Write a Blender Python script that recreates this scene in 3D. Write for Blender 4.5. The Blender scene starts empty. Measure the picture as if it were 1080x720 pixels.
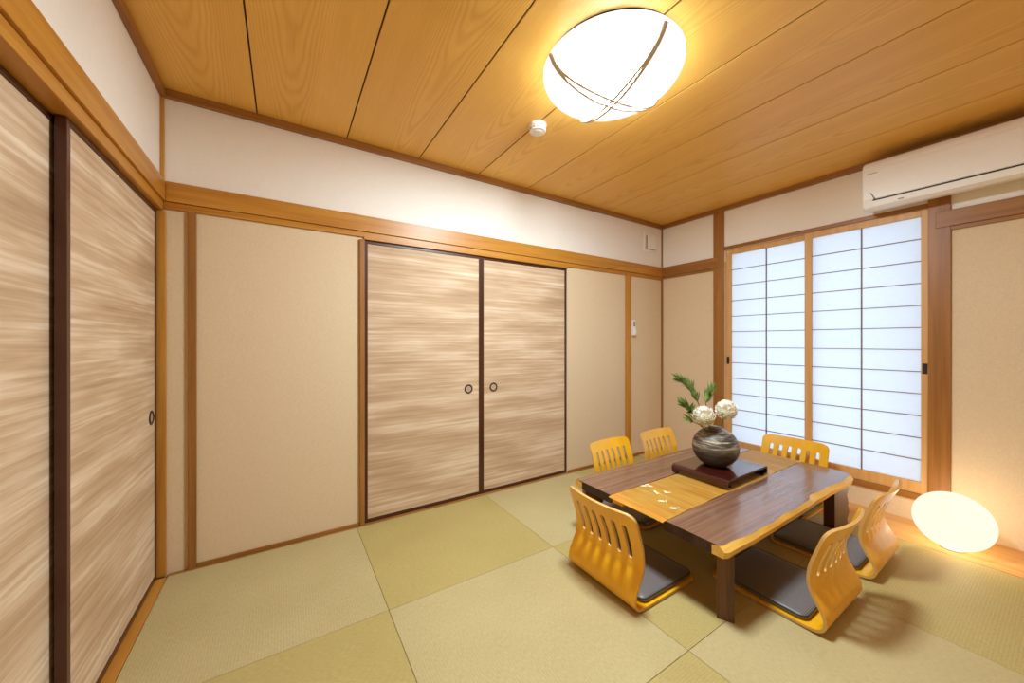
import bpy, bmesh, math, random
from mathutils import Vector, Matrix, noise as mnoise
random.seed(7)
S = bpy.context.scene
COL = S.collection
PI = math.pi

# ------------------------------------------------------------------ colour / materials
def lin(r, g, b, a=1.0):
    f = lambda c: (c/255/12.92) if c/255 <= 0.04045 else ((c/255+0.055)/1.055)**2.4
    return (f(r), f(g), f(b), a)

class NT:
    """small node-tree helper"""
    def __init__(self, name):
        self.m = bpy.data.materials.new(name); self.m.use_nodes = True
        self.t = self.m.node_tree; self.t.nodes.clear()
        self.out = self.t.nodes.new('ShaderNodeOutputMaterial')
    def n(self, kind, **kw):
        nd = self.t.nodes.new(kind)
        for k, v in kw.items():
            if k == 'ins':
                for i, x in v.items(): self.put(nd, i, x)
            else: setattr(nd, k, v)
        return nd
    def put(self, nd, i, x):
        if hasattr(x, 'is_output') or isinstance(x, bpy.types.NodeSocket): self.t.links.new(x, nd.inputs[i])
        else: nd.inputs[i].default_value = x
    def math(self, op, a, b=0.0, c=None):
        nd = self.n('ShaderNodeMath', operation=op); self.put(nd, 0, a); self.put(nd, 1, b)
        if c is not None: self.put(nd, 2, c)
        return nd.outputs[0]
    def coord(self, which='Object'):
        return self.n('ShaderNodeTexCoord').outputs[which]
    def mapping(self, v, scale=(1, 1, 1), rot=(0, 0, 0), loc=(0, 0, 0)):
        nd = self.n('ShaderNodeMapping'); self.put(nd, 0, v)
        nd.inputs['Scale'].default_value = scale; nd.inputs['Rotation'].default_value = rot; nd.inputs['Location'].default_value = loc
        return nd.outputs[0]
    def noise(self, v, scale=1.0, detail=4.0, rough=0.55, dist=0.0):
        nd = self.n('ShaderNodeTexNoise'); self.put(nd, 'Vector', v)
        nd.inputs['Scale'].default_value = scale; nd.inputs['Detail'].default_value = detail
        nd.inputs['Roughness'].default_value = rough; nd.inputs['Distortion'].default_value = dist
        return nd.outputs['Fac']
    def ramp(self, f, stops):
        nd = self.n('ShaderNodeValToRGB'); self.put(nd, 0, f)
        e = nd.color_ramp.elements
        while len(e) < len(stops): e.new(0.5)
        for el, (p, c) in zip(e, stops): el.position = p; el.color = c
        return nd.outputs[0]
    def mix(self, f, a, b, mode='MIX'):
        nd = self.n('ShaderNodeMix', data_type='RGBA', blend_type=mode)
        self.put(nd, 0, f); self.put(nd, 6, a); self.put(nd, 7, b)
        return nd.outputs[2]
    def bump(self, h, strength=0.3, dist=0.002):
        nd = self.n('ShaderNodeBump'); nd.inputs['Strength'].default_value = strength; nd.inputs['Distance'].default_value = dist
        self.put(nd, 'Height', h); return nd.outputs[0]
    def sep(self, v):
        nd = self.n('ShaderNodeSeparateXYZ'); self.put(nd, 0, v); return nd.outputs
    def comb(self, x, y, z):
        nd = self.n('ShaderNodeCombineXYZ'); self.put(nd, 0, x); self.put(nd, 1, y); self.put(nd, 2, z); return nd.outputs[0]
    def finish(self, base, rough=0.5, spec=0.4, normal=None, coat=0.0, coat_rough=0.1, metallic=0.0, sheen=0.0):
        b = self.n('ShaderNodeBsdfPrincipled')
        self.put(b, 'Base Color', base); self.put(b, 'Roughness', rough); self.put(b, 'Specular IOR Level', spec)
        self.put(b, 'Metallic', metallic)
        if coat: self.put(b, 'Coat Weight', coat); self.put(b, 'Coat Roughness', coat_rough)
        if sheen: self.put(b, 'Sheen Weight', sheen)
        if normal is not None: self.put(b, 'Normal', normal)
        self.t.links.new(b.outputs[0], self.out.inputs[0])
        return self.m

def m_plain(name, c, rough=0.5, spec=0.4, coat=0.0, metallic=0.0, grain=0.04):
    t = NT(name); v = t.coord()
    nz = t.noise(v, 35, 3)
    lo = tuple(x*(1-grain) for x in c[:3])+(1,); hi = tuple(min(1, x*(1+grain)) for x in c[:3])+(1,)
    return t.finish(t.ramp(nz, [(0.3, lo), (0.7, hi)]), rough, spec, coat=coat, metallic=metallic)

def m_wood(name, dark, light, axis='X', along=1.2, across=22, rough=0.45, coat=0.0, contrast=(0.32, 0.68), coarse=0.5, spec=0.4):
    """straight grained wood; axis = direction of the grain"""
    t = NT(name); v = t.coord()
    sc = {'X': (along, across, across), 'Y': (across, along, across), 'Z': (across, across, along)}[axis]
    n1 = t.noise(t.mapping(v, sc), 1.0, 5, 0.6, 0.35)
    sc2 = tuple(s*5 if s == across else s*3 for s in sc)
    n2 = t.noise(t.mapping(v, sc2), 1.0, 3, 0.6)
    f = t.math('ADD', t.math('MULTIPLY', n1, 1-coarse*0.5), t.math('MULTIPLY', n2, coarse*0.5))
    c = t.ramp(f, [(contrast[0], dark), (contrast[1], light)])
    return t.finish(c, rough, spec, t.bump(n2, 0.08, 0.001), coat)

def m_ceiling():
    t = NT('cedar_ceiling_board'); v = t.coord(); x, y, z = t.sep(v)
    k = t.math('DIVIDE', t.math('ADD', x, 0.597), 0.4665)
    idx = t.math('FLOOR', k); fr = t.math('SUBTRACT', t.math('FRACT', k), 0.5)
    wn = t.n('ShaderNodeTexWhiteNoise', noise_dimensions='1D'); t.put(wn, 'W', idx)
    rnd = wn.outputs['Value']
    off = t.math('MULTIPLY', t.math('SUBTRACT', rnd, 0.5), 0.45)
    u = t.math('SUBTRACT', fr, off)
    u2 = t.math('MULTIPLY', t.math('MULTIPLY', u, u), 7.5)
    nb = t.noise(t.comb(t.math('MULTIPLY', x, 3.0), t.math('MULTIPLY', y, 0.9), t.math('MULTIPLY', idx, 7.3)), 1.0, 3, 0.5)
    ph = t.math('ADD', t.math('ADD', u2, t.math('MULTIPLY', y, 0.42)), t.math('ADD', t.math('MULTIPLY', nb, 0.55), t.math('MULTIPLY', rnd, 9.0)))
    sn = t.math('SINE', t.math('MULTIPLY', ph, 70.0))
    line = t.math('POWER', t.math('MULTIPLY', t.math('ADD', sn, 1.0), 0.5), 2.2)
    fine = t.noise(t.comb(t.math('MULTIPLY', x, 150.0), t.math('MULTIPLY', y, 4.0), idx), 1.0, 3, 0.6)
    broad = t.noise(t.comb(t.math('MULTIPLY', x, 9.0), t.math('MULTIPLY', y, 0.6), idx), 1.0, 2, 0.5)
    f = t.math('ADD', t.math('MULTIPLY', line, 0.20), t.math('ADD', t.math('MULTIPLY', fine, 0.36), t.math('MULTIPLY', broad, 0.38)))
    f = t.math('ADD', f, t.math('MULTIPLY', t.math('SUBTRACT', rnd, 0.5), 0.10))
    c = t.ramp(f, [(0.22, lin(240, 192, 98)), (0.78, lin(212, 156, 60))])
    return t.finish(c, 0.42, 0.4, t.bump(fine, 0.05, 0.001))

def m_fusuma(name, axis):
    """paper brushed with horizontal streaks of cream over tan; axis = horizontal axis"""
    t = NT(name); x, y, z = t.sep(t.coord())
    h = x if axis == 'X' else y
    s1 = t.noise(t.comb(t.math('MULTIPLY', h, 1.0), t.math('MULTIPLY', z, 54.0), 3.0), 1.0, 4, 0.6)
    s2 = t.noise(t.comb(t.math('MULTIPLY', h, 1.3), t.math('MULTIPLY', z, 9.5), 9.0), 1.0, 3, 0.55)
    s3 = t.noise(t.comb(t.math('MULTIPLY', h, 6.0), t.math('MULTIPLY', z, 150.0), 5.0), 1.0, 2, 0.5)
    s4 = t.noise(t.comb(t.math('MULTIPLY', h, 1.3), t.math('MULTIPLY', z, 2.4), 14.0), 1.0, 2, 0.5)
    f = t.math('ADD', t.math('ADD', t.math('MULTIPLY', s1, 0.34), t.math('MULTIPLY', s2, 0.42)), t.math('ADD', t.math('MULTIPLY', s3, 0.10), t.math('MULTIPLY', s4, 0.16)))
    c = t.ramp(f, [(0.36, lin(166, 134, 102)), (0.50, lin(194, 164, 131)), (0.63, lin(226, 206, 178))])
    return t.finish(c, 0.75, 0.25)

def m_cloth_wall(name, c, amount=0.05, scale=260):
    t = NT(name); v = t.coord()
    a = t.noise(t.mapping(v, (scale, scale, scale*0.25)), 1.0, 2)
    b = t.noise(t.mapping(v, (scale*0.25, scale*0.25, scale)), 1.0, 2)
    w = t.math('ADD', t.math('MULTIPLY', a, 0.5), t.math('MULTIPLY', b, 0.5))
    lo = tuple(q*(1-amount) for q in c[:3])+(1,); hi = tuple(min(1, q*(1+amount)) for q in c[:3])+(1,)
    col = t.ramp(w, [(0.35, lo), (0.65, hi)])
    return t.finish(col, 0.9, 0.15, t.bump(w, 0.25, 0.001))

def m_tatami(name, c1, c2, axis):
    t = NT(name); x, y, z = t.sep(t.coord())
    rib_c, run_c = (x, y) if axis == 'Y' else (y, x)
    ph = t.math('MULTIPLY', rib_c, 2*PI/0.0105)
    rib = t.math('MULTIPLY', t.math('ADD', t.math('SINE', ph), 1.0), 0.5)
    th = t.noise(t.comb(t.math('MULTIPLY', rib_c, 190.0), t.math('MULTIPLY', run_c, 55.0), 0.0), 1.0, 2)
    big = t.noise(t.mapping(t.coord(), (2.2, 2.2, 1)), 1.0, 2)
    f = t.math('ADD', t.math('ADD', t.math('MULTIPLY', rib, 0.09), t.math('MULTIPLY', th, 0.50)), t.math('MULTIPLY', big, 0.30))
    col = t.ramp(f, [(0.30, c1), (0.66, c2)])
    return t.finish(col, 0.62, 0.3, t.bump(rib, 0.13, 0.0012))

def m_glow(name, stops, clear, scale, axis_fade=None):
    """thin glowing lamp shell: a share of the inner lamp's light passes straight through, the rest makes the shell glow"""
    t = NT(name); v = t.coord()
    n = t.noise(t.mapping(v, (scale, scale, scale)), 1.0, 5, 0.7, 1.6)
    e = t.n('ShaderNodeEmission'); t.put(e, 0, t.ramp(n, stops)); e.inputs[1].default_value = 1.0
    tr = t.n('ShaderNodeBsdfTransparent'); mx = t.n('ShaderNodeMixShader'); mx.inputs[0].default_value = 1-clear
    t.t.links.new(tr.outputs[0], mx.inputs[1]); t.t.links.new(e.outputs[0], mx.inputs[2])
    t.t.links.new(mx.outputs[0], t.out.inputs[0]); return t.m

def m_paper():
    """washi of the shoji: daylight passes through it"""
    t = NT('shoji_paper'); v = t.coord()
    n = t.noise(t.mapping(v, (30, 40, 60)), 1.0, 4, 0.6, 0.6)
    col = t.ramp(n, [(0.3, (0.905, 0.92, 0.94, 1)), (0.7, (0.93, 0.945, 0.96, 1))])
    d = t.n('ShaderNodeBsdfDiffuse'); t.put(d, 0, t.mix(1.0, col, (0.55, 0.58, 0.64, 1), 'MULTIPLY'))
    tr = t.n('ShaderNodeBsdfTranslucent'); t.put(tr, 0, col)
    mx = t.n('ShaderNodeMixShader'); mx.inputs[0].default_value = 0.62
    t.t.links.new(d.outputs[0], mx.inputs[1]); t.t.links.new(tr.outputs[0], mx.inputs[2])
    t.t.links.new(mx.outputs[0], t.out.inputs[0]); return t.m

def m_vase():
    t = NT('glazed_stoneware'); v = t.coord(); x, y, z = t.sep(v)
    m = t.mapping(v, (6, 6, 60), (0.30, -0.38, 0.3))
    n = t.noise(m, 1.0, 4, 0.6, 0.9)
    n2 = t.noise(t.mapping(v, (4, 4, 16), (-0.5, 0.35, 0)), 1.0, 3, 0.6, 0.8)
    up = t.n('ShaderNodeMapRange'); t.put(up, 0, t.math('ADD', z, t.math('MULTIPLY', n2, 0.07))); up.inputs[1].default_value = 0.135; up.inputs[2].default_value = 0.20
    f = t.math('MULTIPLY', t.math('ADD', t.math('MULTIPLY', n, 0.6), t.math('MULTIPLY', n2, 0.4)), 1.0)
    streak = t.ramp(f, [(0.42, lin(58, 52, 46)), (0.50, lin(110, 100, 88)), (0.60, lin(205, 190, 160))])
    body = t.ramp(n, [(0.35, lin(52, 46, 41)), (0.65, lin(84, 75, 66))])
    c = t.mix(up.outputs[0], body, streak)
    return t.finish(c, 0.45, 0.45, t.bump(n, 0.25, 0.002))

def m_runner():
    t = NT('gold_brocade'); v = t.coord(); x, y, z = t.sep(v)
    s = t.noise(t.comb(t.math('MULTIPLY', x, 40.0), t.math('MULTIPLY', y, 3.5), 0.0), 1.0, 4, 0.6)
    w = t.noise(t.mapping(v, (500, 500, 500)), 1.0, 1)
    b = t.noise(t.mapping(v, (4, 3, 1)), 1.0, 2)
    f = t.math('ADD', t.math('MULTIPLY', s, 0.6), t.math('ADD', t.math('MULTIPLY', b, 0.3), t.math('MULTIPLY', w, 0.1)))
    c = t.ramp(f, [(0.36, lin(232, 152, 36)), (0.52, lin(248, 186, 66)), (0.66, lin(254, 216, 120))])
    return t.finish(c, 0.36, 0.6, t.bump(w, 0.15, 0.001), sheen=0.3)

def m_cushion():
    t = NT('ribbed_charcoal_vinyl'); x, y, z = t.sep(t.coord())
    rib = t.math('MULTIPLY', t.math('ADD', t.math('SINE', t.math('MULTIPLY', t.math('ADD', x, t.math('MULTIPLY', y, 0.0)), 2*PI/0.006)), 1.0), 0.5)
    c = t.ramp(rib, [(0.1, lin(84, 78, 75)), (0.9, lin(124, 117, 112))])
    return t.finish(c, 0.42, 0.5, t.bump(rib, 0.3, 0.001))

M = {}
M['ceiling'] = m_ceiling()
M['groove'] = m_plain('ceiling_groove', lin(70, 40, 16), 0.8)
for ax in 'XYZ':
    M['honey'+ax] = m_wood('honey_wood_'+ax, lin(166, 104, 28), lin(200, 142, 58), ax, 1.0, 26, 0.38)
    M['post'+ax] = m_wood('post_wood_'+ax, lin(132, 84, 32), lin(168, 114, 54), ax, 1.0, 26, 0.4)
    M['pine'+ax] = m_wood('pine_frame_'+ax, lin(196, 146, 84), lin(218, 172, 110), ax, 1.0, 30, 0.45)
M['boardY'] = m_wood('floor_board_wood', lin(196, 138, 72), lin(222, 170, 104), 'Y', 1.2, 20, 0.4)
M['lacquer'] = m_wood('dark_fusuma_frame', lin(58, 28, 16), lin(80, 42, 24), 'Z', 1.0, 30, 0.35, 0.2)
M['fusX'] = m_fusuma('brushed_paper_back', 'X'); M['fusY'] = m_fusuma('brushed_paper_left', 'Y')
M['fabric'] = m_cloth_wall('beige_woven_wallpaper', lin(216, 194, 160), 0.06)
M['white'] = m_cloth_wall('off_white_wallpaper', lin(236, 230, 219), 0.02, 180)
M['tatL'] = m_tatami('tatami_weave_light', lin(170, 153, 104), lin(191, 175, 128), 'Y')  # same rush in both: light on alternating weave directions is painted as two colours
M['tatD'] = m_tatami('tatami_weave_shade', lin(164, 145, 85), lin(184, 165, 106), 'X')
M['tatbase'] = m_plain('tatami_gap', lin(110, 92, 52), 0.9)
M['lattice'] = m_wood('thin_lattice_wood', lin(120, 92, 66), lin(150, 120, 90), 'Y', 1.5, 60, 0.6)
M['paper'] = m_paper()
M['black'] = m_plain('black_metal', lin(34, 28, 24), 0.4, 0.5)
M['iron'] = m_plain('dark_iron_ring', lin(58, 44, 32), 0.4, 0.5, metallic=0.3)
M['dish'] = m_plain('pull_dish', lin(176, 150, 122), 0.45, 0.5)
M['plastic'] = m_plain('white_plastic', lin(240, 237, 230), 0.4, 0.5, grain=0.01)
M['plastic2'] = m_plain('grey_plastic', lin(150, 145, 140), 0.5, 0.4)
M['slot'] = m_plain('dark_slot', lin(40, 34, 32), 0.7)
M['shade'] = m_glow('glowing_light_shade', [(0.3, (0.435, 0.45, 0.475, 1)), (0.7, (0.46, 0.47, 0.49, 1))], 0.15, 6)
M['egg'] = m_glow('glowing_lamp_shell', [(0.34, (0.46, 0.375, 0.275, 1)), (0.64, (0.50, 0.44, 0.36, 1))], 0.25, 75)
M['lampbase'] = m_plain('brown_lamp_base', lin(120, 96, 70), 0.6)
M['cord'] = m_plain('tan_cord', lin(214, 200, 180), 0.7)
M['rim'] = m_plain('light_rim', lin(30, 27, 25), 0.8, 0.1)
M['ply'] = m_wood('golden_bentwood', lin(232, 166, 12), lin(242, 184, 34), 'Z', 1.5, 18, 0.30, 0.25)
M['plyedge'] = m_plain('pale_ply_edge', lin(206, 160, 90), 0.5)
M['cushion'] = m_cushion()
M['piping'] = m_plain('cushion_piping', lin(48, 43, 40), 0.5)
M['walnut'] = m_wood('dark_walnut', lin(82, 52, 38), lin(152, 112, 86), 'X', 0.7, 30, 0.26, 0.5, (0.30, 0.72), 0.45, 0.5)
M['walnutdark'] = m_wood('walnut_darker', lin(44, 28, 20), lin(72, 48, 34), 'Z', 8, 26, 0.5)  # darker walnut for the slab end faces and the centre board
M['walnutZ'] = m_wood('dark_walnut_leg', lin(70, 44, 28), lin(120, 80, 52), 'Z', 1.2, 30, 0.4, 0.1, (0.30, 0.70), 0.7)
M['sap'] = m_wood('pale_sapwood', lin(212, 158, 56), lin(238, 196, 100), 'X', 2.0, 22, 0.4, 0.2)
M['runner'] = m_runner()
M['motif'] = m_plain('cream_thread', lin(246, 224, 180), 0.5)
M['red'] = m_wood('red_brown_lacquer', lin(50, 18, 12), lin(74, 28, 18), 'Y', 2.0, 20, 0.12, 0.8)
M['vase'] = m_vase()
M['petal'] = m_plain('cream_petal', lin(252, 248, 236), 0.6, grain=0.05)
M['petalc'] = m_plain('pale_yellow_petal', lin(246, 242, 214), 0.6)
M['leaf'] = m_plain('green_leaf', lin(112, 134, 66), 0.45, 0.5, grain=0.35)
M['stem'] = m_plain('brown_stem', lin(86, 76, 40), 0.7)

# ------------------------------------------------------------------ mesh helpers
def tag(o, label=None, cat=None, group=None, kind=None):
    if label: o['label'] = label
    if cat: o['category'] = cat
    if group: o['group'] = group
    if kind: o['kind'] = kind
    return o

def finish(name, bm, mats, parent=None, smooth=None):
    bmesh.ops.recalc_face_normals(bm, faces=bm.faces[:])
    me = bpy.data.meshes.new(name); bm.to_mesh(me); bm.free()
    for m in (mats if isinstance(mats, (list, tuple)) else [mats]): me.materials.append(m)
    if smooth is not None:
        for p in me.polygons: p.use_smooth = True
        me.set_sharp_from_angle(angle=math.radians(smooth))
    o = bpy.data.objects.new(name, me); COL.objects.link(o)
    if parent: o.parent = parent
    return o

def box(bm, lo, hi, bev=0.0, mi=0, seg=2, rot=None):
    t = bmesh.new(); bmesh.ops.create_cube(t, size=1.0)
    lo = Vector(lo); hi = Vector(hi)
    for v in t.verts: v.co = Vector(((v.co.x+.5)*(hi.x-lo.x)+lo.x, (v.co.y+.5)*(hi.y-lo.y)+lo.y, (v.co.z+.5)*(hi.z-lo.z)+lo.z))
    if bev: bmesh.ops.bevel(t, geom=t.edges[:], offset=bev, segments=seg, affect='EDGES', profile=0.5)
    for f in t.faces: f.material_index = mi
    if rot is not None: bmesh.ops.transform(t, matrix=rot, verts=t.verts[:])
    merge(bm, t)

def merge(bm, t):
    me = bpy.data.meshes.new('tmp'); t.to_mesh(me); t.free(); bm.from_mesh(me); bpy.data.meshes.remove(me)

def prism(bm, prof, axis, a, b, mi=0):
    """closed 2-D profile extruded from a to b along axis; profile coords are the other two axes in xyz order"""
    def P(p, t):
        return {'X': (t, p[0], p[1]), 'Y': (p[0], t, p[1]), 'Z': (p[0], p[1], t)}[axis]
    v0 = [bm.verts.new(P(p, a)) for p in prof]; v1 = [bm.verts.new(P(p, b)) for p in prof]
    n = len(prof)
    fs = [bm.faces.new(v0), bm.faces.new(v1[::-1])]
    for i in range(n): fs.append(bm.faces.new((v0[i], v0[(i+1) % n], v1[(i+1) % n], v1[i])))
    for f in fs: f.material_index = mi

def lathe(bm, prof, c=(0, 0, 0), n=48, mi=0, cap0=True, cap1=True, sx=1, sy=1):
    rings = []
    for r, z in prof:
        rings.append([bm.verts.new((c[0]+sx*r*math.cos(2*PI*i/n), c[1]+sy*r*math.sin(2*PI*i/n), c[2]+z)) for i in range(n)])
    fs = []
    for a, b in zip(rings, rings[1:]):
        for i in range(n): fs.append(bm.faces.new((a[i], a[(i+1) % n], b[(i+1) % n], b[i])))
    if cap0: fs.append(bm.faces.new(rings[0][::-1]))
    if cap1: fs.append(bm.faces.new(rings[-1]))
    for f in fs: f.material_index = mi
    return rings

def tube(bm, pts, r, n=10, mi=0, closed=False):
    pts = [Vector(p) for p in pts]; k = len(pts); rings = []
    rr = r if isinstance(r, (list, tuple)) else [r]*k
    up = None
    for i, p in enumerate(pts):
        a = pts[(i-1) % k] if (closed or i > 0) else p; b = pts[(i+1) % k] if (closed or i < k-1) else p
        d = (b-a).normalized()
        if up is None: up = d.orthogonal().normalized()
        up = (up-d*up.dot(d)).normalized(); s = d.cross(up)
        rings.append([bm.verts.new(p+rr[i]*(math.cos(2*PI*j/n)*up+math.sin(2*PI*j/n)*s)) for j in range(n)])
    pairs = list(zip(rings, rings[1:]))+([(rings[-1], rings[0])] if closed else [])
    fs = []
    for a, b in pairs:
        for j in range(n): fs.append(bm.faces.new((a[j], a[(j+1) % n], b[(j+1) % n], b[j])))
    if not closed: fs += [bm.faces.new(rings[0][::-1]), bm.faces.new(rings[-1])]
    for f in fs: f.material_index = mi

def catmull(pts, sub=6):
    pts = [Vector(p) for p in pts]; out = []
    for i in range(len(pts)-1):
        p0 = pts[max(i-1, 0)]; p1 = pts[i]; p2 = pts[i+1]; p3 = pts[min(i+2, len(pts)-1)]
        for j in range(sub):
            t = j/sub
            out.append(0.5*((2*p1)+(p2-p0)*t+(2*p0-5*p1+4*p2-p3)*t*t+(3*p1-p0-3*p2+p3)*t**3))
    out.append(pts[-1]); return out

def boxes(name, lst, mats, label=None, bev=0.0015, parent=None, kind='structure', smooth=None):
    bm = bmesh.new()
    for it in lst:
        lo, hi = it[0], it[1]; mi = it[2] if len(it) > 2 else 0
        box(bm, lo, hi, bev, mi)
    o = finish(name, bm, mats, parent, smooth)
    return tag(o, label, None, None, kind if parent is None else None)

def empty(name, loc=(0, 0, 0), rz=0.0):
    o = bpy.data.objects.new(name, None); COL.objects.link(o); o.location = loc; o.rotation_euler = (0, 0, rz); o.empty_display_size = 0.05
    return o

# ------------------------------------------------------------------ room dimensions (metres)
XL, XR, YB, YF, ZC = -0.536, 3.575, 2.52, -1.00, 2.49
TX0, TX1, TY1 = -0.505, 3.167, 2.50

# floor: base plus the half mats, laid as a chequer
bm = bmesh.new()
box(bm, (-0.70, YF-0.1, -0.10), (XR+0.2, YB+0.2, -0.012), 0, 2)
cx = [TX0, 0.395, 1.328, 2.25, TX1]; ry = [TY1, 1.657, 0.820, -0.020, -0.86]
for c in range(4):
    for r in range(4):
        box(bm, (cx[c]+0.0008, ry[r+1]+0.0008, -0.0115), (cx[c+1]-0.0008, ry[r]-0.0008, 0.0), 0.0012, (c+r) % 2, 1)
box(bm, (TX0, YF, -0.0115), (TX1, -0.862, -0.0005), 0.0, 0)
tag(finish('floor', bm, [M['tatL'], M['tatD'], M['tatbase']]), 'half-size tatami mats without borders, weave sheen painted as a pale and olive chequer', None, None, 'structure')

# ceiling boards with dark grooves
bm = bmesh.new()
box(bm, (-0.70, YF-0.1, ZC+0.006), (XR+0.2, YB+0.2, ZC+0.08), 0, 1)
x = -0.597
while x < XR:
    box(bm, (max(x+0.0035, -0.60), YF-0.05, ZC), (min(x+0.4665-0.0035, XR+0.1), YB+0.05, ZC+0.0055), 0.0012, 0, 1)
    x += 0.4665
tag(finish('ceiling', bm, [M['ceiling'], M['groove']]), 'ceiling of wide cedar boards with dark grooves', None, None, 'structure')

# walls -------------------------------------------------------------
W, F = 0, 1
T = 0.22
ys = 1.97   # height where the white upper wall meets the fabric below (behind the rail)
boxes('wall_back', [((-0.75, YB, ys), (XR+T, YB+T, ZC+0.02), W), ((-0.75, YB+0.002, -0.01), (0.44, YB+T, ys-0.0005), F),
                    ((2.187, YB+0.002, -0.01), (XR+T, YB+T, ys-0.0005), F), ((0.4405, YB+0.06, -0.01), (2.1865, YB+T, ys-0.0005), F)],
      [M['white'], M['fabric']], 'back wall, off-white above the rail and beige woven paper below', 0)
boxes('wall_left', [((XL-T, YF, ys), (XL, YB, ZC+0.02), W), ((XL-T, YF, -0.01), (XL, 0.70, ys-0.0005), F),
                    ((XL-T, 0.7005, -0.01), (XL-0.10, YB, ys-0.0005), F)],
      [M['white'], M['fabric']], 'left wall, off-white strip above the sliding doors', 0)
WY0, WY1, WZ0, WZ1 = 0.545, 1.842, 0.145, 2.075
boxes('wall_right', [((XR, YF, ys), (XR+T, WY0, ZC+0.02), W), ((XR, YF, -0.01), (XR+T, WY0, ys-0.0005), F),
                     ((XR, WY1, ys), (XR+T, YB, ZC+0.02), W), ((XR, WY1, -0.01), (XR+T, YB, ys-0.0005), F),
                     ((XR, WY0+0.0005, WZ1), (XR+T, WY1-0.0005, ZC+0.02), W), ((XR, WY0+0.0005, -0.01), (XR+T, WY1-0.0005, WZ0), F)],
      [M['white'], M['fabric']], 'right wall around the paper-screened window', 0)
boxes('wall_front', [((-0.75, YF-T, ys), (XR+T, YF, ZC+0.02), W), ((-0.75, YF-T, -0.01), (XR+T, YF, ys-0.0005), F)],
      [M['white'], M['fabric']], 'wall behind the camera', 0)

# trims -------------------------------------------------------------
tn = [0]
def trim(lst, mat, label, bev=0.002):
    tn[0] += 1
    return boxes('trim_%d' % tn[0], lst, mat, label, bev)
# cornice under the ceiling
trim([((XL, YB-0.026, 2.449), (XR, YB, ZC+0.003))], M['postX'], 'brown cornice where the back wall meets the ceiling')
trim([((XL, YF, 2.449), (XL+0.024, YB-0.0265, ZC+0.003))], M['postY'], 'brown cornice where the left wall meets the ceiling')
trim([((XR-0.026, YF, 2.449), (XR, YB-0.0265, ZC+0.003))], M['postY'], 'brown cornice where the right wall meets the ceiling')
trim([((XL+0.025, YF, 2.449), (XR-0.027, YF+0.026, ZC+0.003))], M['postX'], 'brown cornice above the wall behind the camera')
# rails (nageshi) and lintels (kamoi)
trim([((XL+0.024, YB-0.020, 1.918), (XR-0.021, YB-0.0002, 2.020))], M['honeyX'], 'honey-brown rail across the whole back wall')
trim([((XL+0.0002, YF, 1.918), (XL+0.023, YB-0.0002, 2.020))], M['honeyY'], 'honey-brown rail above the left sliding doors')
trim([((XR-0.020, 1.895, 1.918), (XR-0.0002, YB-0.0002, 2.020))], M['postY'], 'short rail between the back corner and the window post')
trim([((XR-0.020, YF, 1.930), (XR-0.0002, 0.510, 2.032))], M['postY'], 'rail running right from the window post under the air conditioner')
trim([((XL+0.012, YB-0.010, 1.882), (0.44, YB+0.0015, 1.917)), ((0.4405, YB-0.010, 1.868), (2.187, YB+0.055, 1.917)), ((2.1875, YB-0.010, 1.882), (XR-0.013, YB+0.0015, 1.917))],
     M['honeyX'], 'lintel under the back rail, grooved above the two sliding doors')
trim([((XL-0.095, 0.62, 1.870), (XL+0.012, YB-0.0105, 1.917))], M['honeyY'], 'lintel under the left rail, holding the sliding doors')
trim([((XR-0.011, YF, 1.905), (XR+0.0, 0.449, 1.9295))], M['postY'], 'thin lintel below the right rail')
trim([((XR-0.011, 1.943, 1.893), (XR+0.0, YB-0.001, 1.9175))], M['postY'], 'thin lintel below the short corner rail')
# posts
trim([((-0.428, YB-0.014, 0.0), (-0.394, YB+0.001, 1.8815))], M['postZ'], 'narrow brown post near the left corner of the back wall')
trim([((0.414, YB-0.016, 0.0), (0.4435, YB+0.05, 1.8675))], M['postZ'], 'brown post left of the back sliding doors')
trim([((2.968, YB-0.026, 0.0), (3.030, YB+0.001, 1.8815))], M['honeyZ'], 'brown post right of the back sliding doors')
trim([((XR-0.016, YB-0.016, 0.0), (XR-0.0002, YB-0.0002, 1.8925)), ((XR-0.012, YB-0.012, 2.021), (XR-0.0002, YB-0.0002, 2.4485))], M['postZ'], 'thin corner strip between back wall and right wall')
trim([((XL+0.0002, YB-0.014, 2.0205), (XL+0.016, YB-0.0002, 2.4485))], M['honeyZ'], 'thin corner strip between left wall and back wall')
trim([((XL-0.06, 2.505, 0.0), (XL+0.0235, YB-0.001, 1.8695))], M['honeyZ'], 'door jamb in the left corner')
trim([((XR-0.014, 1.8425, 0.0), (XR+0.08, 1.942, 2.4485))], M['postZ'], 'tall brown post left of the window')
trim([((XR-0.014, 0.448, 0.0), (XR+0.08, 0.5445, 2.4485))], M['postZ'], 'tall brown post right of the window')
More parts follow.
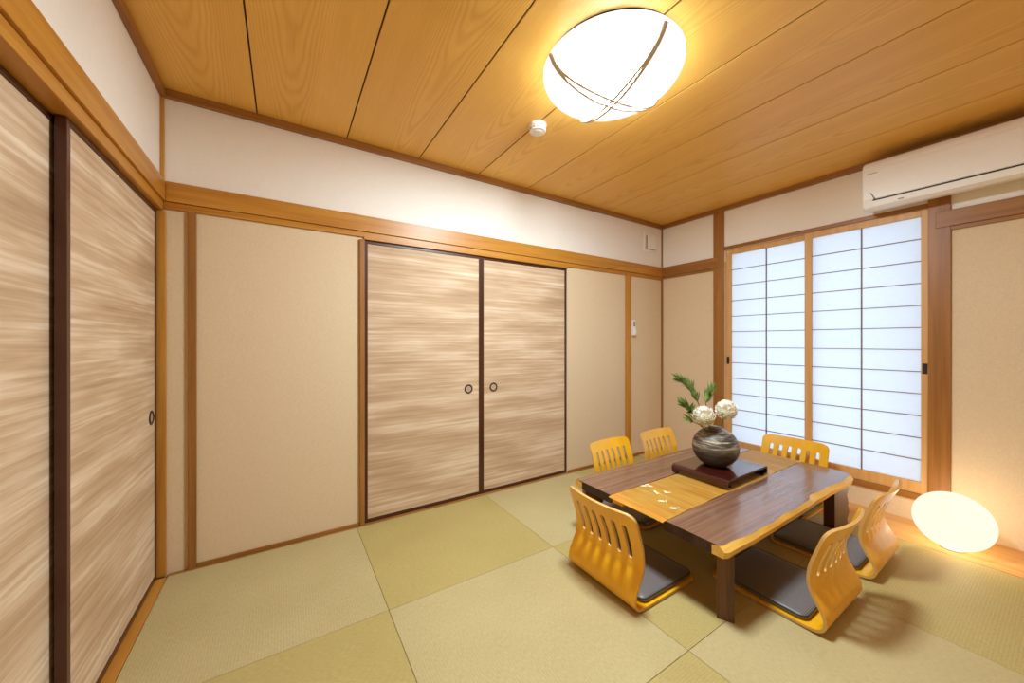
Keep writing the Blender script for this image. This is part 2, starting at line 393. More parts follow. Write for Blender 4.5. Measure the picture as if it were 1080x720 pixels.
# window lintel, sill and outer lining
trim([((XR-0.010, 0.545, 2.076), (XR+0.12, 1.842, 2.106))], M['postY'], 'lintel over the paper-screened window')
trim([((XR-0.014, 0.545, 0.143), (XR+0.12, 1.842, 0.185))], M['postY'], 'low sill under the paper-screened window')
trim([((-0.594, 0.62, -0.012), (TX0-0.001, YB-0.0262, 0.001)), ], M['honeyY'], 'floor track of the left sliding doors')
trim([((TX0, TY1+0.0005, -0.012), (TX1+0.0, YB+0.055, 0.002))], M['postX'], 'wooden strip and track along the foot of the back wall')
trim([((TX1+0.001, YF, -0.012), (XR-0.0002, YB-0.001, 0.001))], M['boardY'], 'wide honey-coloured floor board along the window wall')
trim([((-0.393, YB-0.008, 0.0022), (0.4135, YB+0.001, 0.022)), ((2.19, YB-0.008, 0.0022), (2.967, YB+0.001, 0.022)), ((3.031, YB-0.008, 0.0022), (3.558, YB+0.001, 0.022))],
     M['postX'], 'low baseboard strips on the back wall')
# second jamb of the left opening
trim([((XL-0.09, 0.62, 0.0012), (XL+0.010, 0.70, 1.8695))], M['honeyZ'], 'door jamb of the left opening nearest the camera')

# sliding doors (fusuma) ------------------------------------------------
def pull(parent, axis, pos, sgn, r=0.035):
    """round recessed finger pull; ring and dish, facing -Y (axis 'Y') or +X (axis 'X')"""
    bm = bmesh.new(); lathe(bm, [(r*0.70, -0.001), (r*0.70, 0.003), (r*0.85, 0.005), (r, 0.003), (r, -0.001)], n=40, cap0=False, cap1=False)
    bm2 = bmesh.new(); lathe(bm2, [(r*0.69, 0.0008), (r*0.35, 0.0004), (0.002, 0.0003)], n=32, cap0=False, cap1=True)
    rot = Matrix.Rotation(PI/2, 4, 'X') if axis == 'Y' else Matrix.Rotation(PI/2, 4, 'Y')
    mt = Matrix.Translation(pos) @ rot
    for b in (bm, bm2): bmesh.ops.transform(b, matrix=mt, verts=b.verts[:])
    ring = finish('door_pull', bm, M['iron'], parent, 40); finish('pull_dish', bm2, M['dish'], ring, 40)

def fusuma(name, axis, a0, a1, face, thick, z0, z1, mat, label, pull_at, fw=0.022):
    """axis = horizontal axis the door runs along; face = coordinate of its front"""
    e = empty(name, ((a0+a1)/2, face, z0) if axis == 'X' else (face, (a0+a1)/2, z0))
    tag(e, label, None, None, 'structure')
    ox, oy, oz = e.location
    sgn = 1 if axis == 'X' else -1
    def B(bm, p0, p1, d0, d1, q0, q1, bev=0.001):
        if axis == 'X': box(bm, (p0-ox, face+d0-oy, q0-oz), (p1-ox, face+d1-oy, q1-oz), bev)
        else: box(bm, (face-d1-ox, p0-oy, q0-oz), (face-d0-ox, p1-oy, q1-oz), bev)
    bm = bmesh.new()
    B(bm, a0, a0+fw, 0, thick, z0, z1, 0.002); B(bm, a1-fw, a1, 0, thick, z0, z1, 0.002)
    B(bm, a0+fw, a1-fw, 0, thick, z0, z0+0.022, 0.002); B(bm, a0+fw, a1-fw, 0, thick, z1-0.02, z1, 0.002)
    finish('frame', bm, M['lacquer'], e)
    bm = bmesh.new(); B(bm, a0+fw, a1-fw, 0.004, thick-0.004, z0+0.022, z1-0.02, 0)
    finish('panel', bm, mat, e)
    if axis == 'X': pull(e, 'Y', Vector((pull_at-ox, face+0.004-oy, 0.835-oz)), 1)
    else: pull(e, 'X', Vector((face-0.004-ox, pull_at-oy, 0.828-oz)), 1)
    return e
fusuma('door_1', 'X', 0.4445, 1.3095, YB+0.006, 0.022, 0.004, 1.866, M['fusX'], 'left of the two streaked paper sliding doors in the back wall', 1.200)
fusuma('door_2', 'X', 1.3105, 2.1860, YB+0.008, 0.022, 0.004, 1.866, M['fusX'], 'right of the two streaked paper sliding doors in the back wall', 1.421)
fusuma('door_3', 'Y', 1.612, 2.5040, XL-0.010, 0.026, 0.003, 1.868, M['fusY'], 'streaked paper sliding door on the left wall reaching the corner', 2.428)
fusuma('door_4', 'Y', 0.702, 1.664, XL-0.042, 0.026, 0.003, 1.868, M['fusY'], 'streaked paper sliding door on the left wall nearest the camera', 0.80)

# paper window screens (shoji) ----------------------------------------------
def shoji(name, y0, y1, xf, label, sl, sr, pull_y):
    """xf = room-side face; sl = width of the stile at y1 (photo left), sr = at y0"""
    z0, z1 = 0.186, 2.0755
    e = empty(name, (xf, (y0+y1)/2, z0)); tag(e, label, None, None, 'structure'); ox, oy, oz = e.location
    def B(bm, xa, xb, ya, yb, za, zb, bev=0.0012): box(bm, (xf+xa-ox, ya-oy, za-oz), (xf+xb-ox, yb-oy, zb-oz), bev)
    pz0, pz1 = 0.262, 2.030
    bm = bmesh.new()
    B(bm, 0, 0.028, y0, y0+sr, z0, z1); B(bm, 0, 0.028, y1-sl, y1, z0, z1)
    B(bm, 0, 0.028, y0+sr, y1-sl, z0, pz0); B(bm, 0, 0.028, y0+sr, y1-sl, pz1, z1)
    finish('frame', bm, M['pineZ'], e)
    bm = bmesh.new()
    ym = (y0+sr+y1-sl)/2
    for k in range(1, 12):
        z = pz0+(pz1-pz0)*k/12; B(bm, 0.006, 0.016, y0+sr, y1-sl, z-0.0026, z+0.0026, 0)
    B(bm, 0.0055, 0.0165, ym-0.0035, ym+0.0035, pz0, pz1, 0)
    finish('lattice', bm, M['lattice'], e)
    bm = bmesh.new(); B(bm, 0.0168, 0.0178, y0+sr-0.004, y1-sl+0.004, pz0-0.004, pz1+0.004, 0)
    finish('paper', bm, M['paper'], e)
    bm = bmesh.new(); B(bm, -0.0015, 0.004, pull_y-0.012, pull_y+0.012, 0.985, 1.055, 0.001)
    B(bm, -0.003, -0.0015, pull_y-0.009, pull_y+0.009, 0.99, 0.998, 0.0005); B(bm, -0.003, -0.0015, pull_y-0.009, pull_y+0.009, 1.042, 1.050, 0.0005)
    finish('handle', bm, M['black'], e)
shoji('window_1', 1.166, 1.8415, XR+0.032, 'left paper window screen, beside the corner post', 0.045, 0.045, 1.824)
shoji('window_2', 0.5455, 1.2120, XR+0.002, 'right paper window screen, above the glowing egg lamp', 0.046, 0.032, 0.560)

# ------------------------------------------------------------------ ceiling light
LX, LY = 1.301, 1.187
e = empty('ceiling_light', (LX, LY, ZC)); tag(e, 'large glowing white domed light on the wooden ceiling crossed by two thin cords', 'ceiling light')
LA, LC = 0.319, 0.150
bm = bmesh.new(); lathe(bm, [(LA*0.955, 0.0), (LA*0.955, -0.004), (LA*0.94, -0.006)], n=72); finish('base', bm, M['rim'], e, 40)
LIGHT = e
bm = bmesh.new()
pr = []
for i in range(0, 25):
    a = PI/2*i/24
    pr.append((LA*math.cos(a)**0.92 if i < 24 else 0.004, -0.019-(LC-0.019)*math.sin(a)))
lathe(bm, pr, n=72); finish('shade', bm, M['shade'], e, 60)
def dome(px, py):
    r = math.hypot(px, py)/LA; r = min(r, 0.9995)
    return Vector((px, py, -0.019-(LC-0.019)*math.sqrt(max(0.0, 1-r**2.17))))
def cord(p, q, bow, off):
    p = Vector(p); q = Vector(q); n = Vector((-(q-p).y, (q-p).x)).normalized(); pts = []
    for i in range(41):
        t = i/40; b = p.lerp(q, t)+n*(bow*4*t*(1-t)+off*math.sin(PI*t))
        d = dome(b.x, b.y); d = d+Vector((b.x, b.y, -0.10)).normalized()*0.0065; pts.append(d)
    bm = bmesh.new(); tube(bm, pts, 0.0078, 10); return finish('cord', bm, M['cord'], e, 60)
cord((-0.3125, 0.055), (0.3125, -0.010), 0, 0.012); cord((-0.3125, 0.053), (0.3125, -0.014), 0, -0.026)
cord((-0.042, -0.312), (0.090, 0.301), 0, 0.024); cord((-0.040, -0.312), (0.094, 0.300), 0, 0.002)

def lamp(name, kind, parent, loc, energy, color, size):
    l = bpy.data.lights.new(name, kind); l.energy = energy; l.color = color
    if kind == 'AREA': l.shape = 'DISK'; l.size = size
    else: l.shadow_soft_size = size
    o = bpy.data.objects.new(name, l); COL.objects.link(o); o.parent = parent; o.location = loc
    return o
lamp('led_panel', 'AREA', LIGHT, (0, 0, -0.062), 226.0, (0.76, 0.90, 1.0), 0.46)
lamp('bulb', 'POINT', LIGHT, (0, 0, -0.066), 56.0, (0.78, 0.90, 1.0), 0.04)
# smoke detector
e = empty('smoke_detector', (1.279, 1.741, ZC)); tag(e, 'small round white smoke detector on the ceiling beside the glowing light', 'smoke detector')
bm = bmesh.new(); lathe(bm, [(0.052, 0.0), (0.052, -0.013), (0.050, -0.015), (0.044, -0.015)], n=40); finish('base', bm, M['plastic'], e, 40)
bm = bmesh.new(); lathe(bm, [(0.043, -0.0152), (0.043, -0.019), (0.049, -0.021), (0.049, -0.036), (0.046, -0.040), (0.026, -0.0405), (0.025, -0.0425), (0.002, -0.043)], n=40); h = finish('sensor_head', bm, M['plastic'], e, 40)
bm = bmesh.new()
for k in range(12):
    a = 2*PI*k/12
    box(bm, (-0.006, -0.0008, -0.005), (0.006, 0.0008, 0.003), 0, rot=Matrix.Rotation(a, 4, 'Z') @ Matrix.Translation((0, -0.0488, -0.028)))
finish('grille', bm, M['plastic2'], h)

# ventilation cover on the back wall
e = empty('vent_cover', (3.354, YB, 2.271)); tag(e, 'square white vent cover high on the back wall near the right corner', 'vent cover')
bm = bmesh.new(); box(bm, (-0.098, -0.010, -0.097), (0.098, 0.0, 0.097), 0.004); finish('base', bm, M['plastic'], e)
bm = bmesh.new(); box(bm, (-0.066, -0.030, -0.075), (0.080, -0.022, 0.075), 0.003); fp_ = finish('front_panel', bm, M['plastic'], e)
bm = bmesh.new(); box(bm, (-0.062, -0.0215, -0.071), (0.076, -0.0105, 0.071), 0.0); finish('shadow_gap', bm, M['slot'], e)  # near-black block painting in the shadow behind the front panel

# small white fixture beside the right post of the back wall
e = empty('wall_fixture', (3.078, YB, 1.335)); tag(e, 'slim white fixture on the back wall right of the brown post', 'wall fixture')
bm = bmesh.new(); prism(bm, [(-0.012, -0.075), (-0.030, -0.068), (-0.034, -0.030), (-0.026, 0.0), (-0.024, 0.080), (-0.020, 0.088), (0.0, 0.088), (0.0, -0.075)], 'X', -0.020, 0.022)
finish('body', bm, M['plastic'], e, 30)
bm = bmesh.new(); box(bm, (-0.014, -0.0275, 0.020), (0.016, -0.0245, 0.074), 0.001); finish('cover', bm, M['plastic2'], e)

# ------------------------------------------------------------------ air conditioner
AY0, AY1 = 0.015, 0.818
e = empty('air_conditioner', (XR-0.021, 0.415, 2.10)); tag(e, 'white wall-mounted air conditioner above the right end of the window', 'air conditioner')
ex, ey, ez = e.location
def acp(d, z): return (-d+0.0, z-ez)
body = [(0.0, 2.135), (0.09, 2.100), (0.150, 2.098), (0.180, 2.112), (0.188, 2.150), (0.188, 2.372), (0.182, 2.402), (0.168, 2.417), (0.150, 2.422), (0.0, 2.424)]
bm = bmesh.new()
# side ends slightly rounded: three shrinking sections at each end
secs = [(AY0, 0.93), (AY0+0.006, 0.975), (AY0+0.018, 1.0), (AY1-0.018, 1.0), (AY1-0.006, 0.975), (AY1, 0.93)]
rings = []
for y, s in secs:
    rings.append([bm.verts.new((-d*s, y-ey, (2.262+(z-2.262)*s)-ez)) for d, z in body])
n = len(body)
bm.faces.new(rings[0]); bm.faces.new(rings[-1][::-1])
for a, b in zip(rings, rings[1:]):
    for i in range(n): bm.faces.new((a[i], a[(i+1) % n], b[(i+1) % n], b[i]))
finish('body', bm, M['plastic'], e, 32)
bm = bmesh.new()   # front panel: thin plate over the front, curling in at the top
fp = [(0.1885, 2.160), (0.1935, 2.162), (0.1950, 2.200), (0.1950, 2.345), (0.1930, 2.360), (0.1885, 2.363)]
prism(bm, [(-d, z-ez) for d, z in fp], 'Y', AY0+0.004-ey, AY1-0.012-ey); finish('front_panel', bm, M['plastic'], e, 30)
bm = bmesh.new()   # air outlet flap with the dark gap above it
prism(bm, [(-0.1890, 2.150-ez), (-0.1890, 2.1585-ez), (-0.186, 2.1585-ez), (-0.186, 2.150-ez)], 'Y', AY0+0.06-ey, AY1-0.060-ey)
prism(bm, [(-0.1890, 2.150-ez), (-0.1890, 2.185-ez), (-0.186, 2.185-ez), (-0.186, 2.150-ez)], 'Y', AY1-0.0600-ey, AY1-0.0560-ey)
prism(bm, [(0.749-ey, 2.150-ez), (0.7725-ey, 2.206-ez), (0.7685-ey, 2.206-ez), (0.744-ey, 2.150-ez)], 'X', -0.1962, -0.1885)
finish('outlet_gap', bm, M['slot'], e)
bm = bmesh.new()
prism(bm, [(-0.1892, 2.149-ez), (-0.1832, 2.112-ez), (-0.152, 2.0965-ez), (-0.150, 2.0985-ez), (-0.180, 2.113-ez), (-0.186, 2.149-ez)], 'Y', AY0+0.06-ey, AY1-0.060-ey)
finish('flap', bm, M['plastic'], e, 30)
bm = bmesh.new(); box(bm, (-0.196, AY1-0.080-ey, 2.3320-ez), (-0.1948, AY1-0.030-ey, 2.3365-ez), 0); finish('emblem', bm, M['plastic2'], e)
bm = bmesh.new(); box(bm, (-0.187, AY1-0.200-ey, 2.1205-ez), (-0.1835, AY1-0.175-ey, 2.1285-ez), 0.0008); finish('sensor_window', bm, M['plastic2'], e)
bm = bmesh.new(); prism(bm, [(-0.0, 2.4255-ez), (-0.150, 2.4215-ez), (-0.150, 2.4195-ez), (0.0, 2.4235-ez)], 'Y', AY0+0.05-ey, AY1-0.05-ey); finish('top_intake', bm, M['plastic2'], e)
bm = bmesh.new(); box(bm, (0.0, AY0+0.10-ey, 2.16-ez), (0.0205, AY1-0.10-ey, 2.40-ez), 0); finish('mounting_plate', bm, M['plastic'], e)

# ------------------------------------------------------------------ glowing egg lamp
e = empty('egg_lamp', (3.275, 0.406, 0.001)); tag(e, 'glowing cream egg-shaped lamp resting on the floor board by the window post', 'lamp')
bm = bmesh.new(); bmesh.ops.create_uvsphere(bm, u_segments=64, v_segments=40, radius=0.16)
for v in bm.verts:
    v.co.z = v.co.z*0.985+0.161
    if v.co.z < 0.0075: v.co.z = 0.0075
bmesh.ops.transform(bm, matrix=Matrix.Translation((0, 0, 0.0)), verts=bm.verts[:])
finish('shade', bm, M['egg'], e, 80)
lamp('bulb', 'POINT', e, (0, 0, 0.185), 5.5, (1.0, 0.77, 0.48), 0.03)
bm = bmesh.new(); lathe(bm, [(0.044, 0.0), (0.048, 0.003), (0.046, 0.007)], n=40); finish('base', bm, M['plastic'], e, 40)

# ------------------------------------------------------------------ low table
TT, TB = 0.335, 0.288
e = empty('low_table', (2.355, 1.255, 0)); tag(e, 'low dark walnut table with pale wavy live edges', 'table')
tx, ty = 2.355, 1.255
X0, X1 = 1.556, 3.150
def wob(x, s):
    return 0.007*math.sin(x*5.1+s)+0.004*math.sin(x*12.3+2.1*s)+0.003*math.sin(x*27+s*3)+0.016*math.exp(-((x-2.50)/0.055)**2)*(1 if s < 1 else 0)+0.009*math.exp(-((x-2.72)/0.04)**2)*(1 if s < 1 else 0)
NS = 96
def slab(sgn, seed):
    """a plank of the top: heartwood body, pale sapwood along the outer edge; sgn -1 = side nearer the camera"""
    inner = ty+sgn*0.170
    bmh = bmesh.new(); bms = bmesh.new(); ph, ps = [], []
    for i in range(NS+1):
        x = X0+(X1-X0)*i/NS
        t = (x-X0)/(X1-X0)
        endr = 0.05*max(0, 1-(X1-x)/0.07)**2+0.012*max(0, 1-(x-X0)/0.03)**2     # rounded corners
        w = wob(x, seed)
        out_t = ty+sgn*(0.452-w-endr); out_m = ty+sgn*(0.468-w*0.35-endr); out_b = ty+sgn*(0.461-w*0.25-endr)
        sap_t = out_t; sap_i = ty+sgn*0.400
        if sgn*(out_t-sap_i) < 0.006: sap_i = out_t-sgn*0.006
        hp = [(inner, TT), (out_t, TT), (sap_i, TT-0.007), (sap_i, TB), (inner, TB)]
        sp = [(out_t, TT), (out_m, TT-0.020), (out_b, TB), (sap_i, TB), (sap_i, TT-0.007)]
        ph.append([bmh.verts.new((x-tx, y-ty, z)) for y, z in hp]); ps.append([bms.verts.new((x-tx, y-ty, z)) for y, z in sp])
    for bm, rings in ((bmh, ph), (bms, ps)):
        n = 5
        bm.faces.new(rings[0]); bm.faces.new(rings[-1][::-1])
        for a, b in zip(rings, rings[1:]):
            for k in range(n): bm.faces.new((a[k], a[(k+1) % n], b[(k+1) % n], b[k]))
    for f in bmh.faces:
        f.normal_update()
        if abs(f.normal.x) > 0.9: f.material_index = 1
    s = finish('top_plank', bmh, [M['walnut'], M['walnutdark']], e, 25)
    tag(finish('live_edge', bms, M['sap'], s, 35), 'pale sapwood live edge')
slab(-1, 0.4); slab(1, 2.7)
bm = bmesh.new(); box(bm, (X0+0.070-tx, -0.1695, TB+0.001), (X1-0.020-tx, 0.1695, TT-0.004), 0.002); finish('centre_board', bm, M['walnutdark'], e)  # board coloured darker to stand for the shade under the runner's end
bm = bmesh.new()
box(bm, (X0+0.012-tx, 0.095, TB+0.004), (X0+0.0695-tx, 0.1690, TT-0.008), 0.003); tag(finish('edge_strip', bm, M['sap'], e), 'pale wooden end strip')
for yy in (-0.27, 0.27):
    bm = bmesh.new(); box(bm, (X0+0.16-tx, yy-0.018, 0.235), (X1-0.16-tx, yy+0.018, TB-0.0005), 0.003); finish('rail', bm, M['walnut'], e)
def leg(x, y, ang, live):
    bm = bmesh.new()
    hw, ht = 0.058, 0.033
    rings = []
    for i in range(15):
        z = (TB-0.0005)*i/14
        w = 0.006*math.sin(z*38+x*3)+0.004*math.sin(z*83+y*5)
        a, b = (-hw, hw+w) if live > 0 else (-hw-w, hw)
        rings.append([bm.verts.new((a, -ht, z)), bm.verts.new((b, -ht+(0.004 if live > 0 else 0), z)), bm.verts.new((b, ht, z)), bm.verts.new((a, ht, z))])
    bm.faces.new(rings[0]); bm.faces.new(rings[-1][::-1])
    for p, q in zip(rings, rings[1:]):
        for k in range(4): bm.faces.new((p[k], p[(k+1) % 4], q[(k+1) % 4], q[k]))
    bmesh.ops.transform(bm, matrix=Matrix.Translation((x-tx, y-ty, 0)) @ Matrix.Rotation(ang, 4, 'Z'), verts=bm.verts[:])
    finish('leg', bm, M['walnutZ'], e, 25)
leg(1.655, 0.848, math.radians(27), 1); leg(2.972, 0.842, math.radians(-19), 1)
leg(1.655, 1.662, math.radians(-27), 1); leg(3.000, 1.668, math.radians(19), 1)

# runner ------------------------------------------------------------
e = empty('table_runner', (2.365, 1.248, TT)); tag(e, 'gold brocade runner along the middle of the low table', 'table runner')
bm = bmesh.new(); rows = []
NX, NY = 60, 12
for i in range(NX+1):
    x = 1.533+(3.195-1.533)*i/NX
    ed = 0.004*math.sin(x*7)+0.0025*math.sin(x*19)
    row = []
    for j in range(NY+1):
        y = 1.083+ed+(1.418+0.003*math.sin(x*5+1)-1.083-ed)*j/NY
        over = max(0, 1.556-x)+max(0, x-3.150)
        z = TT+0.0018-over*0.25+0.0006*math.sin(x*31+y*9)
        row.append(bm.verts.new((x-2.365, y-1.248, z-TT)))
    rows.append(row)
for a, b in zip(rows, rows[1:]):
    for j in range(NY): bm.faces.new((a[j], b[j], b[j+1], a[j+1]))
ret = bmesh.ops.solidify(bm, geom=bm.faces[:], thickness=-0.0012)
finish('cloth', bm, M['runner'], e, 60)
def petal2(cx_, cy_, L, Wd, a):
    bm = bmesh.new(); n = 14; vs = []
    for k in range(n):
        t = 2*PI*k/n; px, py = L*math.cos(t), Wd*math.sin(t)*(1-0.35*math.cos(t))
        vs.append(bm.verts.new((cx_+px*math.cos(a)-py*math.sin(a)-2.365, cy_+px*math.sin(a)+py*math.cos(a)-1.248, 0.0044)))
    f = bm.faces.new(vs)
    r = bmesh.ops.extrude_face_region(bm, geom=[f]); bmesh.ops.translate(bm, vec=(0, 0, -0.0016), verts=[v for v in r['geom'] if isinstance(v, bmesh.types.BMVert)])
    finish('embroidered_petal', bm, M['motif'], e)
for a_ in [(1.818, 1.400, .024, .008, -.5), (1.842, 1.382, .022, .008, -1.1), (1.846, 1.404, .018, .008, .2), (1.800, 1.312, .022, .007, .9), (1.790, 1.290, .014, .005, .4),
           (1.844, 1.278, .020, .006, 1.0), (1.856, 1.262, .014, .006, -.4), (1.727, 1.214, .024, .008, -.7), (1.742, 1.204, .012, .006, .5), (1.706, 1.128, .026, .009, -.6), (1.722, 1.120, .014, .006, .3)]:
    petal2(*a_)

# lacquer stand --------------------------------------------------------
SX0, SX1, SY0, SY1, SZ = 2.163, 2.660, 1.098, 1.452, 0.3385
SH = 0.056
e = empty('display_stand', ((SX0+SX1)/2, (SY0+SY1)/2, SZ)); tag(e, 'glossy red-brown lacquer stand with rolled ends under the round vase', 'display stand')
half = (SX1-SX0)/2; dy = (SY1-SY0)/2
def scroll(sg):
    cl = [(half-0.055, 0.0055), (half-0.022, 0.0058), (half-0.009, 0.010), (half-0.0055, 0.021), (half-0.0055, 0.035), (half-0.009, 0.0455), (half-0.019, 0.0498), (half-0.034, 0.0500), (half-0.046, 0.0500)]
    cl = [(p.x, p.y) for p in catmull([(a, b, 0) for a, b in cl], 5)]
    t = 0.0055; up, dn = [], []
    for i, p in enumerate(cl):
        a = cl[max(i-1, 0)]; b = cl[min(i+1, len(cl)-1)]
        d = Vector((b[0]-a[0], b[1]-a[1])).normalized(); n_ = Vector((-d.y, d.x))
        up.append((p[0]+n_.x*t, p[1]+n_.y*t)); dn.append((p[0]-n_.x*t, p[1]-n_.y*t))
    return [(sg*a, b) for a, b in up+dn[::-1]]
for sg in (1, -1):
    bm = bmesh.new(); prism(bm, scroll(sg), 'Y', -dy, dy); finish('scroll_foot', bm, M['red'], e, 40)
bm = bmesh.new(); box(bm, (-half+0.0465, -dy, SH-0.0115), (half-0.0465, dy, SH-0.0005), 0.0006); finish('top', bm, M['red'], e)

# vase -----------------------------------------------------------------
VX, VY, VZ = 2.386, 1.287, SZ+SH+0.0002
e = empty('round_vase', (VX, VY, VZ)); tag(e, 'round dark stoneware vase with pale brushed swirls on the lacquer stand', 'vase')
bm = bmesh.new(); pr = []
a_, c_ = 0.137, 0.129; z0 = 0.118
for i in range(0, 40):
    an = -PI/2*0.74+(PI/2*0.74+PI/2*0.80)*i/39
    pr.append((a_*math.cos(an), z0+c_*math.sin(an)))
zb = pr[0][1]; pr = [(r, z-zb) for r, z in pr]
top = pr[-1]
prof = [(pr[0][0]*0.5, 0.004), (pr[0][0]*0.9, 0.0)]+pr[1:]+[(top[0]-0.002, top[1]+0.006), (top[0]-0.007, top[1]+0.007), (top[0]-0.010, top[1]+0.002), (top[0]-0.008, top[1]-0.02), (0.08, top[1]-0.06), (0.002, top[1]-0.07)]
lathe(bm, prof, n=64); finish('body', bm, M['vase'], e, 50)
VTOP = VZ+top[1]+0.006

# flowers ----------------------------------------------------------------
def chrysanthemum(head, foot, label, seed):
    rnd = random.Random(seed)
    e = empty('chrysanthemum', foot); tag(e, label, 'flower', 'white ball flowers in the round vase')
    f = Vector(foot); h = Vector(head)-f
    mid = h*0.5+Vector((0.008, 0.006, 0.0))
    bm = bmesh.new(); tube(bm, catmull([(0, 0, 0), mid, h-h.normalized()*0.02], 8), 0.0028, 8); finish('stem', bm, M['stem'], e, 60)
    bm = bmesh.new(); R = 0.060
    bmesh.ops.create_icosphere(bm, subdivisions=3, radius=R*0.52)
    N = 230
    for k in range(N):
        z = 1-2*(k+0.5)/N; ph = k*2.399963; rr = math.sqrt(1-z*z)
        d = Vector((rr*math.cos(ph), rr*math.sin(ph), z)) + Vector((rnd.uniform(-.06, .06), rnd.uniform(-.06, .06), rnd.uniform(-.06, .06))); d.normalize()
        upv = Vector((0, 0, 1)); s = d.cross(upv)
        if s.length < 0.05: s = d.orthogonal()
        s.normalize(); t = s.cross(d).normalized()
        w = R*0.15; L0, L1, L2 = R*0.55, R*0.92, R*rnd.uniform(1.0, 1.14)
        curl = R*0.24
        pts = []
        for Ld, wd, cu in ((L0, w*0.6, 0), (L1, w, curl*0.1), (L2, w*0.62, curl)):
            c0 = d*Ld+t*cu
            pts.append((c0-s*wd, c0-d*R*0.035+t*cu*0.2, c0+s*wd))
        vv = [[bm.verts.new(p) for p in row] for row in pts]
        for A, B in zip(vv, vv[1:]):
            for j in range(2):
                fc = bm.faces.new((A[j], B[j], B[j+1], A[j+1])); fc.material_index = 1 if z > 0.86 else 0
    bmesh.ops.translate(bm, vec=h, verts=bm.verts[:])
    me_o = finish('flower_head', bm, [M['petal'], M['petalc']], e, 60)
MO = (VX, VY, VTOP-0.012)
chrysanthemum((2.272, 1.298, 0.722), (VX-0.030, VY+0.005, VTOP-0.03), 'left of the two cream ball-shaped chrysanthemums in the vase', 1)
chrysanthemum((2.445, 1.248, 0.752), (VX+0.025, VY-0.015, VTOP-0.03), 'right, slightly higher of the two cream ball-shaped chrysanthemums in the vase', 2)

def branch(pts, clusters, label, seed, nb=22):
    rnd = random.Random(seed)
    e = empty('leafy_branch', pts[-1]); tag(e, label, 'branch', 'leafy branches in the round vase'); o = Vector(pts[-1])
    P = [Vector(p)-o for p in pts]; P = P[::-1]
    path = catmull(P, 8)
    bm = bmesh.new(); n = len(path); tube(bm, path, [0.0035-0.002*i/(n-1) for i in range(n)], 7); finish('twig', bm, M['stem'], e, 60)
    bm = bmesh.new()
    for (t, L) in clusters:
        i = min(int(t*(n-1)), n-2); c = path[i]; d = (path[i+1]-path[max(i-1, 0)]).normalized()
        s0 = d.orthogonal().normalized(); t0 = d.cross(s0)
        for k in range(nb):
            a = k*2.4+rnd.uniform(-.3, .3); sp = rnd.uniform(0.25, 0.72)
            r = (s0*math.cos(a)+t0*math.sin(a)); dv = (d*math.cos(sp)+r*math.sin(sp)).normalized()
            l = L*rnd.uniform(0.75, 1.1); b = c+d*rnd.uniform(-0.016, 0.010)
            w = dv.cross(r).normalized()*l*0.088
            if w.length < 1e-5: continue
            nn = dv.cross(w).normalized()
            segs = []
            for q, wd in ((0, .25), (.3, 1), (.65, .85), (1, .06)):
                cc = b+dv*l*q-r*l*0.10*q*q
                segs.append((bm.verts.new(cc-w*wd), bm.verts.new(cc+nn*l*0.022*wd), bm.verts.new(cc+w*wd)))
            for A, B in zip(segs, segs[1:]):
                bm.faces.new((A[0], A[1], B[1], B[0])); bm.faces.new((A[1], A[2], B[2], B[1]))
    finish('leaves', bm, M['leaf'], e, 60)
MP = (2.369, 1.305, VTOP-0.025)
branch([(2.316, 1.476, 0.930), (2.336, 1.447, 0.906), (2.346, 1.417, 0.868), (2.351, 1.39, 0.804), (2.355, 1.360, 0.735), MP], [(0.95, .085), (0.82, .080), (0.70, .08), (0.58, .085), (0.40, .08)], 'tallest leafy green branch, leaning up and left out of the vase', 3)
branch([(2.436, 1.355, 0.852), (2.418, 1.359, 0.822), (2.390, 1.350, 0.765), (2.372, 1.312, VTOP-0.025)], [(0.90, .085), (0.72, .085), (0.50, .08)], 'short leafy green branch rising upright behind the ball flowers', 4)
branch([(2.190, 1.368, 0.782), (2.216, 1.357, 0.752), (2.262, 1.382, 0.715), (2.345, 1.330, VTOP-0.025)], [(0.88, .090), (0.66, .08)], 'leafy green branch reaching low to the left of the vase', 5)
branch([(2.132, 1.310, 0.712), (2.190, 1.300, 0.685), (2.282, 1.282, 0.650), (2.338, 1.288, VTOP-0.018)], [(0.84, .085)], 'lowest leafy green sprig under the left ball flower', 6, 9)

